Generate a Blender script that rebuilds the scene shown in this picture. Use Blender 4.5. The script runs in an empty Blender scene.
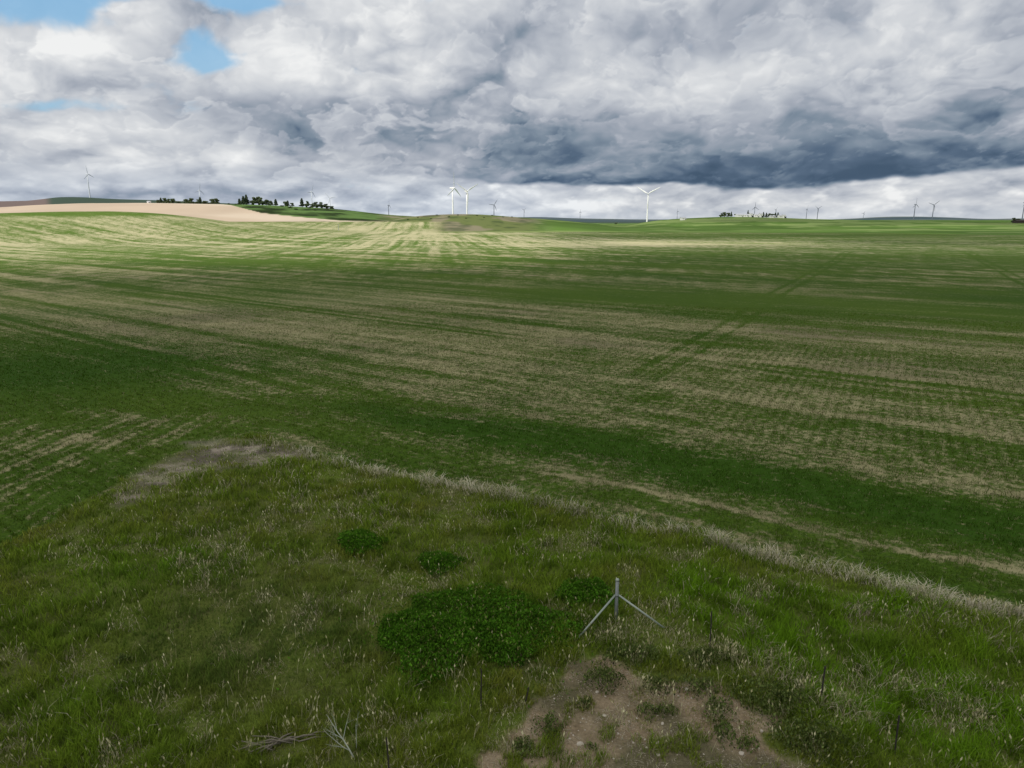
import bpy, math, random
import numpy as np
from math import sin, cos, pi, radians as R

random.seed(7)
rng = np.random.default_rng(11)
sc = bpy.context.scene
COL = sc.collection

# ------------------------------------------------------------------ camera numbers
H = 11.0; F = 700.0; PITCH = math.atan(164/700)
CP, SP = cos(PITCH), sin(PITCH)
def g(u, v, z=0.0):
    """ground point (height z) seen in direction u, v"""
    a = (u-512)/F; b = (v-384)/F
    t = -(H-z)/(-SP-b*CP)
    return a*t, (CP-b*SP)*t
def proj(x, y, z):
    dz = z-H
    d = np.maximum(y*CP - dz*SP, 1e-3)
    return 512+F*x/d, 384-F*(y*SP+dz*CP)/d

# ------------------------------------------------------------------ numpy noise
def _h(ix, iy, s):
    n = (ix.astype(np.int64)*374761393 + iy.astype(np.int64)*668265263 + s*1274126177) & 0x7fffffff
    n = ((n ^ (n >> 13))*1274126177) & 0x7fffffff
    n = (n ^ (n >> 16)) & 0xffff
    return n/65535.0
def vn(x, y, s=0):
    ix = np.floor(x); iy = np.floor(y); fx = x-ix; fy = y-iy
    fx = fx*fx*(3-2*fx); fy = fy*fy*(3-2*fy)
    a = _h(ix, iy, s); b = _h(ix+1, iy, s); c = _h(ix, iy+1, s); d = _h(ix+1, iy+1, s)
    return (a*(1-fx)+b*fx)*(1-fy)+(c*(1-fx)+d*fx)*fy
def fbm(x, y, s=0, o=4):
    r = 0; a = .5; t = 0
    for i in range(o):
        ca, sa = cos(i*1.1), sin(i*1.1)
        r = r+a*vn((x*ca-y*sa)*2**i+17.3*i, (x*sa+y*ca)*2**i+9.1*i, s+i); t += a; a *= .5
    return r/t
def gn(x, y, s=0):
    """gradient noise, about -1..1"""
    ix = np.floor(x); iy = np.floor(y); fx = x-ix; fy = y-iy
    u = fx*fx*fx*(fx*(fx*6-15)+10); v = fy*fy*fy*(fy*(fy*6-15)+10)
    def c(i, j):
        a = _h(ix+i, iy+j, s)*2*pi; return np.cos(a)*(fx-i)+np.sin(a)*(fy-j)
    a = c(0, 0); b = c(1, 0); d = c(0, 1); e = c(1, 1)
    return ((a*(1-u)+b*u)*(1-v)+(d*(1-u)+e*u)*v)*1.5
def gf(x, y, s=0, o=5, gain=.5, bil=False):
    r = 0; a = 1.; t = 0
    for i in range(o):
        ca, sa = cos(i*1.3), sin(i*1.3)
        g0 = gn((x*ca-y*sa)*2.03**i+11.3*i, (x*sa+y*ca)*2.03**i+5.7*i, s+i)
        r = r+a*(np.abs(g0)*2-.6 if bil else g0); t += a; a *= gain
    return r/t
def ss(a, b, x):
    t = np.clip((x-a)/(b-a), 0, 1); return t*t*(3-2*t)
def rot(x, y, deg):
    c, s = cos(R(deg)), sin(R(deg)); return x*c+y*s, -x*s+y*c     # along, across
def sdist(x, y, poly):
    """signed distance, negative inside"""
    best = np.full(x.shape, 1e9); inside = np.zeros(x.shape, bool); n = len(poly)
    for i in range(n):
        x0, y0 = poly[i]; x1, y1 = poly[(i+1) % n]
        dx, dy = x1-x0, y1-y0
        t = np.clip(((x-x0)*dx+(y-y0)*dy)/(dx*dx+dy*dy), 0, 1)
        best = np.minimum(best, np.hypot(x-x0-t*dx, y-y0-t*dy))
        if y0 != y1:
            c = ((y0 > y) != (y1 > y)) & (x < (x1-x0)*(y-y0)/(y1-y0)+x0); inside ^= c
    return np.where(inside, -best, best)

# ------------------------------------------------------------------ terrain
def layer(uh, r, pts, r0, r1, r3):
    us = np.array([p[0] for p in pts], float); vs = np.array([p[1] for p in pts], float)
    S = 0
    for k in (-12, -6, 0, 6, 12): S = S+np.interp(uh+k, us, vs)/5
    Z = np.maximum(11+(220-S)*r0/737, 0)
    Z = np.where((uh < us[0]-400) | (uh > us[-1]+400), 0, Z)
    return Z*ss(r1, r0, r)*(1-ss(r0, r3, r)*.9)
L1 = [(-300,218),(-150,215),(0,213.6),(60,212.2),(120,211.6),(160,213),(200,217),(240,222),(300,228),(420,235)]
L2 = [(-300,213),(0,210),(40,207.5),(80,206),(150,205),(250,205.6),(270,206),(300,207.4),(330,208.6),(355,211),(380,214),(400,215.6),(430,217),(470,218.5),(520,221),(560,228),(640,240)]
L3 = [(330,240),(380,223),(400,218),(420,215.6),(440,214.3),(470,213.6),(490,214.3),(510,216),(530,217.6),(560,220),(600,224),(660,236)]
L4 = [(-300,207),(0,204.8),(40,203.8),(52,201.2),(65,200.4),(90,200.4),(112,201.6),(150,202.2),(190,203.2),(260,205.5),(340,215),(420,222),(500,240)]
L5 = [(560,240),(640,222.5),(660,219.6),(680,218.3),(710,217),(740,216.6),(780,217.7),(810,218.8),(860,219.8),(1024,220),(1300,221)]
L6 = [(300,221),(400,219),(500,217.4),(540,217),(580,218.4),(640,219.4),(820,219.8),(855,218.6),(875,217.3),(910,216.8),(945,217.6),(985,219.2),(1024,218.6),(1300,218)]
def height(x, y):
    x = np.asarray(x, float); y = np.asarray(y, float)
    r = np.hypot(x, y); yy = np.maximum(y, 1.0); uh = 512+719*x/yy
    m = ss(80, 300, y)
    z = np.maximum.reduce([layer(uh, r, L1, 650, 380, 950), layer(uh, r, L2, 1400, 700, 2000),
        layer(uh, r, L3, 1000, 680, 1350), layer(uh, r, L4, 3200, 2400, 4500),
        layer(uh, r, L5, 1500, 950, 2100), layer(uh, r, L6, 6500, 4500, 9000)])
    z = z*m
    sw = (fbm(x/230+3, y/120, 5, 3)-.5)*ss(90, 350, r)*3.2*(1-ss(700, 1200, r)*.5)
    z = z+sw-ss(300, 700, r)*.4
    near = (fbm(x/6, y/6, 9, 3)-.5)*.5*(1-ss(40, 80, r))
    mound = .25*np.exp(-(((x-2)/7)**2+((y-17)/9)**2))
    return z+near+mound+(fbm(x/.5, y/.5, 21, 2)-.5)*.06*(1-ss(30, 50, r))
def hz(x, y): return float(height(np.array([x]), np.array([y]))[0])

# ------------------------------------------------------------------ zones (all in world x, y)
EDGE = [(-30,-25),(-23,5),(-18.9,19),(-17.9,23),(-17.0,28),(-16.2,32),(-15,34.6),(-12.6,34.8),(-9.8,32.2),(1.9,25.9),(6.6,22.9),(10.6,20.1),(14.6,17.9),(36,5),(36,-25)]
DIRT = [g(*p) for p in [(505,768),(512,748),(532,722),(548,700),(556,680),(600,672),(640,684),(690,694),(728,700),(752,728),(780,752),(806,775),(830,840),(700,900),(520,870),(490,810)]]
BARE = [g(*p) for p in [(95,500),(140,468),(185,441),(240,437),(290,446),(338,462),(285,461),(250,470),(205,474),(160,488),(118,503)]]
MAT_PATCH = (250, 620)
def ang(x, y):                       # blob coordinates: bearing and depression of a ground point
    return proj(x, np.maximum(y, .5), 0*x)
def blob(U, V, u, v, ru, rv): return np.exp(-((U-u)/ru)**2-((V-v)/rv)**2)
def edge_d(x, y):
    w = (fbm(x/1.3, y/1.3, 33, 3)-.5)*.9
    return sdist(x, y, EDGE)+w, w
SCOL = [(190,402,150,12,-.42),(330,425,120,10,-.30),(90,385,100,14,-.25),  # straw share of the crop field: bearing u, depression v, ru, rv, weight
 (45,445,80,22,.34),(105,438,60,9,.5),(150,415,60,9,.22),(60,370,130,24,-.55),(250,405,200,9,-.28),(230,330,150,20,.22),(60,290,120,10,.15),(100,245,240,9,.22),
 (60,320,70,12,.12),(470,350,110,22,.20),(330,300,120,10,.1),(620,340,110,22,.12),(720,372,170,26,.22),(900,395,150,30,.24),(830,330,100,18,.12),(560,295,60,8,-.18),
 (900,262,170,14,-.12),(960,300,110,20,-.18),(700,300,130,8,-.14),(640,255,170,8,-.10),(560,280,200,10,.05),(820,290,60,7,.08),(300,262,230,5,-.25),(470,300,120,12,.14),  # the long thin negative blob also paints in the cloud shadow's edge
 (430,232,130,8,.35),(120,232,140,5,.18),(650,243,150,3.4,.5),(420,246,260,4,.1),(970,290,80,10,-.1),(870,238,200,6,-.1),(730,228,60,4,.1),(590,432,60,8,-.1),(520,480,80,14,.12),(620,460,90,10,.16),
 (130,470,80,25,-.1),(700,232,220,6,-.15),(215,250,60,6,.12),(900,222,200,3,-.3)]
def zones(x, y):
    r = np.hypot(x, y); z = height(x, y)
    U, V = ang(x, y); d, w = edge_d(x, y)
    o = {}
    o['d'] = d; o['r'] = r; o['U'] = U; o['V'] = V
    o['grass'] = 1-ss(-.15, .15, d)
    dd = sdist(x, y, DIRT)+(fbm(x/.8, y/.8, 41, 4)-.5)*2.0
    dd = dd-.15; o['dirt'] = 1-ss(-.25, .25, dd); o['dirtd'] = dd
    bd = sdist(x, y, BARE)+(fbm(x/1.1, y/1.1, 43, 4)-.5)*3.2
    o['bare'] = (1-ss(-1.3, .7, bd))
    # ---- crop field straw share
    f = .40+0*x
    a, c = rot(x, y, -32); a2, c2 = rot(x, y, -38); ar, cr = rot(x, y, 61.4)
    warp = (fbm(x/30, y/30, 3, 3)-.5)*10
    st1 = fbm(a/22, (c+warp*.4)/2.1, 51, 4)-.5
    st2 = fbm(a2/60, (c2+warp)/5.5, 57, 4)-.5
    st3 = fbm(a/9, c/.7, 59, 3)-.5
    big = fbm(x/28, y/28, 61, 4)-.5
    huge = fbm(x/110, y/70, 63, 4)-.5
    f = f+st1*.55+st2*.45*ss(25, 60, r)+st3*.55*(1-ss(90, 220, r))+big*.45+huge*.5*ss(60, 150, r)
    f = f+(fbm(x/1.6, y/1.6, 67, 3)-.5)*.5*(1-ss(60, 120, r))
    # tramlines: pairs of wheel tracks every 30 m along the old passes, darker green
    for (deg, per, ph, wd, st, r0, r1) in [(-38, 27., 13., .5, .62, 28, 260), (61.4, 36., -2.9, .38, .40, 42, 400)]:
        aa, cc = rot(x, y, deg); cc = cc+(fbm(aa/60, cc/60+7, 71, 2)-.5)*2.0
        m = (cc-ph) % per
        t = np.exp(-((m-per/2-1.0)/wd)**2)+np.exp(-((m-per/2+1.0)/wd)**2)
        if deg > 0: t = t*ss(560, 650, U)
        f = f-st*t*ss(r0, r0+15, r)*(1-ss(r1*.6, r1, r))*ss(.2, .45, fbm(aa/30, cc/20, 73, 2))
    # fan of lines far out
    aa, cc = rot(x, y, 96.5)
    fan = fbm(aa/160, cc/5.0, 77, 3)-.5
    f = f+fan*1.2*ss(130, 260, r)*np.exp(-((U-430)/190)**2)
    thin = fbm(a2/55, c2/1.7, 221, 3)-.5; thin2 = fbm(a2/160, (c2+warp*.3)/4.2, 223, 3)-.5
    f = f+thin*.85*ss(25, 50, r)*(1-ss(150, 260, r))+thin2*1.2*ss(110, 200, r)*(1-ss(420, 640, r))*(1-.4*ss(560, 700, U))
    f = .355+(f-.40)*.82-.03*ss(520, 700, U)
    gr = (fbm(x/1.6, y/4.5, 281, 3)-.5)*.75*ss(90, 170, r)*(1-ss(450, 700, r)); f = f+gr
    f = f+(fbm(*rot(x/2.2, y/2.2, 96.5), 283, 2)-.5)*.0
    fan2 = fbm(aa/90, cc/1.9, 285, 2)-.5; f = f+fan2*.7*ss(150, 260, r)*(1-ss(500, 700, r))*np.exp(-((U-430)/260)**2)
    # headland bands parallel to the grass edge
    k = ss(-14, -6, x)
    de = sdist(x, y, EDGE)+(fbm(x/7, y/7, 79, 3)-.5)*1.6
    band = np.exp(-((de-7.2)/1.9)**2)*.52+np.exp(-((de-1.9)/1.0)**2)*.22; o['band'] = np.clip(np.exp(-((de-7.2)/2.1)**2)*k+blob(U, V, 60, 372, 130, 24), 0, 1)
    f = f-band*k-np.exp(-((de-4.0)/4.5)**2)*.08*k
    f = f+np.exp(-((de-3.3)/.22)**2)*.55*ss(0, 4, x)*ss(.3, .6, fbm(x/4, y/4, 83, 2))+np.exp(-((de-.9)/.5)**2)*.15
    f = f+np.exp(-((de-12.5)/2.5)**2)*.10*k
    # headland on the left of the corner: stripes running away from the camera
    kl = (1-ss(-17, -14, x))*(1-ss(36, 44, y))
    al, cl = rot(x, y, 84); cl = cl+(fbm(al/9, cl/9, 87, 2)-.5)*1.0
    f = f+kl*(np.sin(cl*2*pi/2.1)*.15+np.sin(cl*2*pi/.75+1)*.20)
    f = f-kl*np.exp(-((de-1.3)/.9)**2)*.45-.08*kl
    for (u, v, ru, rv, wt) in SCOL: f = f+blob(U, V, u, v, ru, rv)*wt*.8
    o['straw'] = np.clip(f, .03, .97)
    o['tone'] = np.clip(.5-.55*o['band']+(fbm(x/14, y/14, 91, 3)-.5)*.9+(fbm(a/35, c/5, 93, 3)-.5)*.5, 0, 1)
    right = ss(520, 680, U); o['right'] = right
    rowm = right*(.35+.9*ss(.4, .62, fbm(x/25, y/25, 95, 2)))
    o['row'] = np.clip(rowm, 0, 1)*(1-ss(55, 95, r))*ss(10.5, 15, de)*(.35+.65*ss(50, 75, r))
    return o

# ------------------------------------------------------------------ node helper
class N:
    def __init__(s, nt): s.nt = nt; s.nt.nodes.clear()
    def n(s, typ, **kw):
        nd = s.nt.nodes.new(typ)
        for k, v in kw.items():
            if k == 'ins':
                for i, q in v.items(): s.set(nd.inputs[i], q)
            else: setattr(nd, k, v)
        return nd
    def set(s, inp, q):
        if isinstance(q, bpy.types.NodeSocket): s.nt.links.new(q, inp)
        else: inp.default_value = q
    def m(s, op, a, b=0.0, c=None, clamp=False):
        nd = s.nt.nodes.new('ShaderNodeMath'); nd.operation = op; nd.use_clamp = clamp
        s.set(nd.inputs[0], a); s.set(nd.inputs[1], b)
        if c is not None: s.set(nd.inputs[2], c)
        return nd.outputs[0]
    def add(s, a, b): return s.m('ADD', a, b)
    def sub(s, a, b): return s.m('SUBTRACT', a, b)
    def mul(s, a, b): return s.m('MULTIPLY', a, b)
    def vm(s, op, a, b=(0, 0, 0), out=0):
        nd = s.nt.nodes.new('ShaderNodeVectorMath'); nd.operation = op
        s.set(nd.inputs[0], a); s.set(nd.inputs[1], b); return nd.outputs[out]
    def sm(s, a, b, x):
        nd = s.nt.nodes.new('ShaderNodeMapRange'); nd.interpolation_type = 'SMOOTHSTEP'
        s.set(nd.inputs['Value'], x); s.set(nd.inputs['From Min'], a); s.set(nd.inputs['From Max'], b); return nd.outputs[0]
    def mix(s, f, a, b, bt='MIX'):
        nd = s.nt.nodes.new('ShaderNodeMix'); nd.data_type = 'RGBA'; nd.blend_type = bt; nd.clamp_factor = True
        s.set(nd.inputs[0], f); s.set(nd.inputs[6], a); s.set(nd.inputs[7], b); return nd.outputs[2]
    def noise(s, vec, scale, detail=4, rough=.55, dist=0.0, out=0):
        nd = s.nt.nodes.new('ShaderNodeTexNoise'); s.set(nd.inputs['Vector'], vec)
        nd.inputs['Scale'].default_value = scale; nd.inputs['Detail'].default_value = detail
        nd.inputs['Roughness'].default_value = rough; nd.inputs['Distortion'].default_value = dist
        return nd.outputs[out]
    def xyz(s, x, y, z=0.0):
        nd = s.nt.nodes.new('ShaderNodeCombineXYZ')
        for i, q in enumerate((x, y, z)): s.set(nd.inputs[i], q)
        return nd.outputs[0]
    def sep(s, v):
        nd = s.nt.nodes.new('ShaderNodeSeparateXYZ'); s.set(nd.inputs[0], v); return nd.outputs
    def sepc(s, v):
        nd = s.nt.nodes.new('ShaderNodeSeparateColor'); s.set(nd.inputs[0], v); return nd.outputs
    def attr(s, name):
        nd = s.nt.nodes.new('ShaderNodeAttribute'); nd.attribute_name = name; return nd
    def ramp(s, f, stops):
        nd = s.nt.nodes.new('ShaderNodeValToRGB'); s.set(nd.inputs[0], f); cr = nd.color_ramp
        while len(cr.elements) > 1: cr.elements.remove(cr.elements[-1])
        cr.elements[0].position = stops[0][0]; cr.elements[0].color = (*stops[0][1], 1)
        for p, c in stops[1:]:
            e = cr.elements.new(p); e.color = (*c, 1)
        return nd.outputs[0]
def material(name):
    m = bpy.data.materials.new(name); m.use_nodes = True; return m, N(m.node_tree)
def rgb(r, g_, b):
    f = lambda c: ((c/255+.055)/1.055)**2.4 if c > 10 else c/255/12.92
    return (f(r), f(g_), f(b))
def simple(name, col, rough=.6, metal=0., var=.25, scale=8., bump=0., spec=.3, haze=0.):
    m, n = material(name)
    tc = n.n('ShaderNodeTexCoord').outputs['Object']
    ns = n.noise(tc, scale, 5, .6)
    hz_ = (.50, .56, .64)
    c0 = [c*(1-haze)+h*haze for c, h in zip(col, hz_)]
    c = n.mix(ns, (*[q*(1-var) for q in c0], 1), (*[min(1, q*(1+var)) for q in c0], 1))
    b = n.n('ShaderNodeBsdfPrincipled', ins={'Base Color': c, 'Roughness': rough, 'Metallic': metal, 'Specular IOR Level': spec})
    if bump:
        bn = n.n('ShaderNodeBump', ins={'Strength': bump, 'Height': ns}); n.set(b.inputs['Normal'], bn.outputs[0])
    o = n.n('ShaderNodeOutputMaterial'); n.set(o.inputs[0], b.outputs[0]); return m
def leafy(name, trans=.3, rough=.65):
    m, n = material(name)
    a = n.attr('col').outputs['Color']
    b = n.n('ShaderNodeBsdfPrincipled', ins={'Base Color': a, 'Roughness': rough, 'Specular IOR Level': .03})
    t = n.n('ShaderNodeBsdfTranslucent', ins={'Color': a})
    mx = n.n('ShaderNodeMixShader', ins={0: trans, 1: b.outputs[0], 2: t.outputs[0]})
    o = n.n('ShaderNodeOutputMaterial'); n.set(o.inputs[0], mx.outputs[0]); return m

# ------------------------------------------------------------------ mesh helpers
def np_mesh(name, V, loops, starts, totals, mat, col=None, parent=None, smooth=False, extra=None):
    me = bpy.data.meshes.new(name)
    me.vertices.add(len(V)); me.vertices.foreach_set('co', np.ascontiguousarray(V, dtype=np.float32).ravel())
    me.loops.add(len(loops)); me.loops.foreach_set('vertex_index', np.asarray(loops, dtype=np.int32))
    me.polygons.add(len(starts)); me.polygons.foreach_set('loop_start', np.asarray(starts, dtype=np.int32))
    if smooth: me.polygons.foreach_set('use_smooth', np.ones(len(starts), bool))
    def put(nm, c):
        at = me.attributes.new(nm, 'FLOAT_COLOR', 'POINT')
        if c.shape[1] == 3: c = np.concatenate([c, np.ones((len(c), 1))], 1)
        at.data.foreach_set('color', np.ascontiguousarray(c, dtype=np.float32).ravel())
    if col is not None: put('col', col)
    for k, c in (extra or {}).items(): put(k, c)
    me.update(calc_edges=True)
    me.materials.append(mat)
    o = bpy.data.objects.new(name, me); COL.objects.link(o)
    if parent: o.parent = parent
    return o
def tag(o, label=None, cat=None, group=None, kind=None):
    if label: o['label'] = label
    if cat: o['category'] = cat
    if group: o['group'] = group
    if kind: o['kind'] = kind
    return o
def empty(name, loc, rz=0., **k):
    o = bpy.data.objects.new(name, None); COL.objects.link(o); o.location = loc; o.rotation_euler = (0, 0, rz)
    o.empty_display_size = .2
    return tag(o, **k)
class MB:
    """collects tubes, boxes and lofted rings into one mesh"""
    def __init__(s): s.v = []; s.f = []
    def rings(s, rs, cap=True):
        n = len(rs[0]); b = len(s.v)
        for r in rs: s.v += [tuple(p) for p in r]
        for i in range(len(rs)-1):
            for j in range(n):
                s.f.append((b+i*n+j, b+i*n+(j+1) % n, b+(i+1)*n+(j+1) % n, b+(i+1)*n+j))
        if cap:
            s.f.append(tuple(b+j for j in range(n))[::-1]); s.f.append(tuple(b+(len(rs)-1)*n+j for j in range(n)))
        return s
    def tube(s, pts, rad, n=8):
        pts = [np.array(p, float) for p in pts]
        if not hasattr(rad, '__len__'): rad = [rad]*len(pts)
        rs = []
        for i, p in enumerate(pts):
            d = pts[min(i+1, len(pts)-1)]-pts[max(i-1, 0)]; d /= np.linalg.norm(d)
            a = np.array((0, 0, 1.)) if abs(d[2]) < .9 else np.array((1., 0, 0))
            e1 = np.cross(d, a); e1 /= np.linalg.norm(e1); e2 = np.cross(d, e1)
            rs.append([p+rad[i]*(cos(t)*e1+sin(t)*e2) for t in np.linspace(0, 2*pi, n, endpoint=False)])
        return s.rings(rs)
    def box(s, c, sz, bev=.0):
        x, y, z = c; a, b, h = [q/2 for q in sz]; e = bev
        def ring(zz, k): return [(x-a+k, y-b+k, zz), (x+a-k, y-b+k, zz), (x+a-k, y+b-k, zz), (x-a+k, y+b-k, zz)]
        if e: return s.rings([ring(z-h, e), ring(z-h+e, 0), ring(z+h-e, 0), ring(z+h, e)])
        return s.rings([ring(z-h, 0), ring(z+h, 0)])
    def build(s, name, mat, parent=None, smooth=False):
        me = bpy.data.meshes.new(name); me.from_pydata(s.v, [], s.f); me.update()
        if smooth: me.polygons.foreach_set('use_smooth', [True]*len(me.polygons))
        me.materials.append(mat)
        o = bpy.data.objects.new(name, me); COL.objects.link(o)
        if parent: o.parent = parent
        return o
def copy_tree(o, parent=None):
    c = o.copy(); COL.objects.link(c)
    if parent: c.parent = parent
    for ch in list(o.children): copy_tree(ch, c)
    return c

# blades: one bent leaf each, returns verts / colours
def blades(x, y, z, h, w, lean, colb, colt, droop=.35):
    n = len(x); az = rng.uniform(0, 2*pi, n); la = rng.uniform(0, 2*pi, n)
    wx, wy = np.cos(az)*w/2, np.sin(az)*w/2
    lx, ly = np.cos(la)*lean*h, np.sin(la)*lean*h
    mz = z+h*.55; tz = z+h*np.sqrt(np.maximum(1-(lean*.8)**2, .1))
    V = np.empty((n, 5, 3))
    V[:, 0] = np.stack([x-wx, y-wy, z-.02], 1); V[:, 1] = np.stack([x+wx, y+wy, z-.02], 1)
    mx, my = x+lx*droop, y+ly*droop
    V[:, 2] = np.stack([mx+wx*.8, my+wy*.8, mz], 1); V[:, 3] = np.stack([mx-wx*.8, my-wy*.8, mz], 1)
    V[:, 4] = np.stack([x+lx, y+ly, tz], 1)
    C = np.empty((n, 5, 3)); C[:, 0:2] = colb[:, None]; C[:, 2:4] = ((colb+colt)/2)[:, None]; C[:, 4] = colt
    b = np.arange(n)[:, None]*5
    L = (b+np.array([0, 1, 2, 3, 3, 2, 4])).ravel()
    st = (np.arange(n)[:, None]*7+np.array([0, 4])).ravel()
    return V.reshape(-1, 3), L, st, C.reshape(-1, 3)
def join(parts):
    V = []; L = []; S = []; C = []; vo = lo = 0
    for v, l, s, c in parts:
        V.append(v); L.append(l+vo); S.append(s+lo); C.append(c); vo += len(v); lo += len(l)
    return np.concatenate(V), np.concatenate(L), np.concatenate(S), np.concatenate(C)
def quads(cx, cy, cz, e1, e2, col):
    """free quads centred at c spanned by e1, e2 (n,3); pointed like a leaf"""
    n = len(cx); c = np.stack([cx, cy, cz], 1)
    V = np.stack([c-e1, c+e2-.15*e1, c+e1, c-e2-.15*e1], 1).reshape(-1, 3)
    L = np.arange(4*n); S = np.arange(n)*4
    return V, L, S, np.repeat(col, 4, 0)
def unit(n):
    v = rng.normal(size=(n, 3)); return v/np.linalg.norm(v, axis=1)[:, None]

# ================================================================== GROUND
def build_ground():
    fine = np.radians(np.linspace(-43, 43, 860)); rest = np.radians(np.linspace(43, 317, 92)[1:-1])
    A = np.concatenate([fine, rest])
    rad = np.concatenate([np.linspace(.5, 7, 8), np.geomspace(8, 60, 330), np.geomspace(60, 1000, 300)[1:], np.geomspace(1000, 8000, 130)[1:], np.geomspace(8000, 60000, 14)[1:]])
    na, nr = len(A), len(rad)
    rr, aa = np.meshgrid(rad, A, indexing='ij')
    x = (rr*np.sin(aa)).ravel(); y = (rr*np.cos(aa)).ravel()
    z = height(x, y); r = np.hypot(x, y)
    z = np.where(r > 9000, 0-(r-9000)*.0002, z)
    Z = zones(x, y); U, V = Z['U'], Z['V']
    # colour of everything that is not the crop field
    n1 = fbm(x/2.2, y/2.2, 101, 4)[:, None]; n2 = fbm(x/.5, y/.5, 103, 3)[:, None]
    soil = np.array([.080, .085, .026]); moss = np.array([.105, .155, .020]); thatch = np.array([.12, .11, .055])
    c = soil*(1-n1)+moss*n1; c = c*(1-.45*ss(.5, .75, n2))+thatch*.45*ss(.5, .75, n2)
    d1 = np.array([.175, .125, .075]); d2 = np.array([.30, .24, .16]); d3 = np.array([.085, .080, .042])
    n3 = fbm(x/.35, y/.35, 107, 4)[:, None]; n4 = fbm(x/1.7, y/1.7, 109, 3)[:, None]
    dc = d1*(1-n3)+d2*n3; dc = dc*(1-.85*ss(.42, .62, n4))+d3*.85*ss(.42, .62, n4)
    c = c*(1-Z['dirt'][:, None])+dc*Z['dirt'][:, None]
    b1 = np.array([.120, .095, .078]); b2 = np.array([.27, .235, .185])
    bc = b1*(1-n3)+b2*n3
    bq = (Z['bare']*(.55+.45*ss(.4, .6, fbm(x/.9, y/.45, 251, 4))))[:, None]; bc = bc*(.65+.8*ss(.45, .7, fbm(x/.8, y/.6, 253, 4)))[:, None]; c = c*(1-bq)+bc*bq
    # hills: judged by bearing uh, distance and the height on screen of the slope
    uh = 512+719*x/np.maximum(y, 1); _, va = proj(x, np.maximum(y, 1), z)
    vb = va+(fbm(x/60, y/60, 111, 3)-.5)*1.0
    fl_ = (1-ss(221.4, 222.2, vb))*(r > 760); fr_ = ss(690, 740, r+fbm(x/60, y/60, 111, 3)*60)
    kf = ss(425, 450, uh); far = np.where(r > 1500, 1, fl_*(1-kf)+fr_*kf)
    hill = np.zeros_like(c)
    grn = np.array([.085, .15, .030]); dk = np.array([.035, .058, .022]); tan_ = np.array([.47, .375, .28]); pale = np.array([.57, .49, .38]); olive = np.array([.12, .145, .050]); blue = np.array([.05, .075, .085])
    mott = fbm(x/70, y/180, 113, 4)[:, None]
    hill[:] = grn*(.8+.6*mott)+.10*ss(.52, .62, fbm(x/220, y/60, 141, 3)+.5*(fbm(x/30, y/40, 143, 3)-.5))[:, None]*np.array([1, .95, .5])
    line = np.interp(uh, [-400, 232, 262, 300, 340, 432, 440], [150, 205, 213, 217, 220.5, 222.6, 300])
    istan = (1-ss(405, 437, uh+(fbm(x/20, y/40, 201, 2)-.5)*20))*ss(-.25, .25, va-line)*(r < 2100)
    tc = tan_*(.85+.3*mott); k = ss(.45, .7, fbm(x/260, y/120, 115, 3))[:, None]; tc = tc*(1-.5*k)+pale*.5*k
    k = ss(.55, .7, fbm(x/90, y/200, 117, 3))[:, None]; tc = tc*(1-.25*k)
    hill = hill*(1-istan[:, None])+tc*istan[:, None]
    isdk = (uh > 225)*(uh < 440)*(1-istan)*(r > 740)*(r < 2100)
    k = fbm(x/45, y/45, 119, 4)[:, None]
    hill = hill*(1-isdk[:, None])+(np.array([.050, .085, .024])*(.35+1.5*ss(.40, .62, k)))*isdk[:, None]
    iso = ss(372, 395, uh)*(1-ss(520, 560, uh))*ss(680, 740, r)*(1-ss(1500, 1700, r))*(1-istan)
    k = ss(.5, .66, fbm(x/18, y/22, 121, 3))[:, None]; k2 = ss(.5, .6, fbm(x/40, y/90, 123, 3))[:, None]
    oc = olive*(1-k2)+np.array([.20, .18, .115])*k2; oc = oc*(1-.6*k)+dk*.6*k
    hill = hill*(1-iso[:, None])+oc*iso[:, None]
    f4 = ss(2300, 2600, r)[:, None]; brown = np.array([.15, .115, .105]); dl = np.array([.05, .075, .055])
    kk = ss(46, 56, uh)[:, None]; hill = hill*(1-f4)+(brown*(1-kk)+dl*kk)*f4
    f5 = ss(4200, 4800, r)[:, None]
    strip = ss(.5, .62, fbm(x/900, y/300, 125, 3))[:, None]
    hill = hill*(1-f5)+(blue*(1-.5*strip)+np.array([.16, .18, .15])*.5*strip)*f5  # far ridges: distance haze is painted into their bluish colours
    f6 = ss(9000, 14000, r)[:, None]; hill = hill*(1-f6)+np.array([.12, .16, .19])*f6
    # knoll on the left keeps a green crest band
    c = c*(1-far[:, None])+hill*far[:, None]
    field = (1-Z['grass'])*(1-Z['bare']*.9)*(1-far)
    k1 = np.exp(-((va-213.8)/2.4)**2)*(uh < 215)*ss(450, 560, r)*(r < 800)
    straw = np.clip(Z['straw']-.55*k1+.0, .02, .97)
    ks = ss(.2, .9, ss(300, 560, r))*(1-k1)*(uh < 560)
    straw = np.clip(straw+.03*ks, .02, .97)
    ex = {'zone': np.stack([straw, Z['tone'], Z['row'], field], 1),
          'fine': np.stack([1-ss(60, 400, r), Z['grass']*(1-Z['dirt']), Z['dirt'], np.ones_like(x)], 1)}
    i, j = np.meshgrid(np.arange(nr-1), np.arange(na), indexing='ij')
    j2 = (j+1) % na
    L = np.stack([i*na+j, (i+1)*na+j, (i+1)*na+j2, i*na+j2], -1).reshape(-1, 4)[:, ::-1].ravel()
    S = np.arange(len(L)//4)*4
    m, n = material('ground_soil_and_crop')
    P = n.n('ShaderNodeNewGeometry').outputs['Position']
    col = n.attr('col').outputs['Color']; za = n.attr('zone'); zc = n.sepc(za.outputs['Color']); fld = za.outputs['Alpha']
    fn = n.sepc(n.attr('fine').outputs['Color'])
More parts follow.
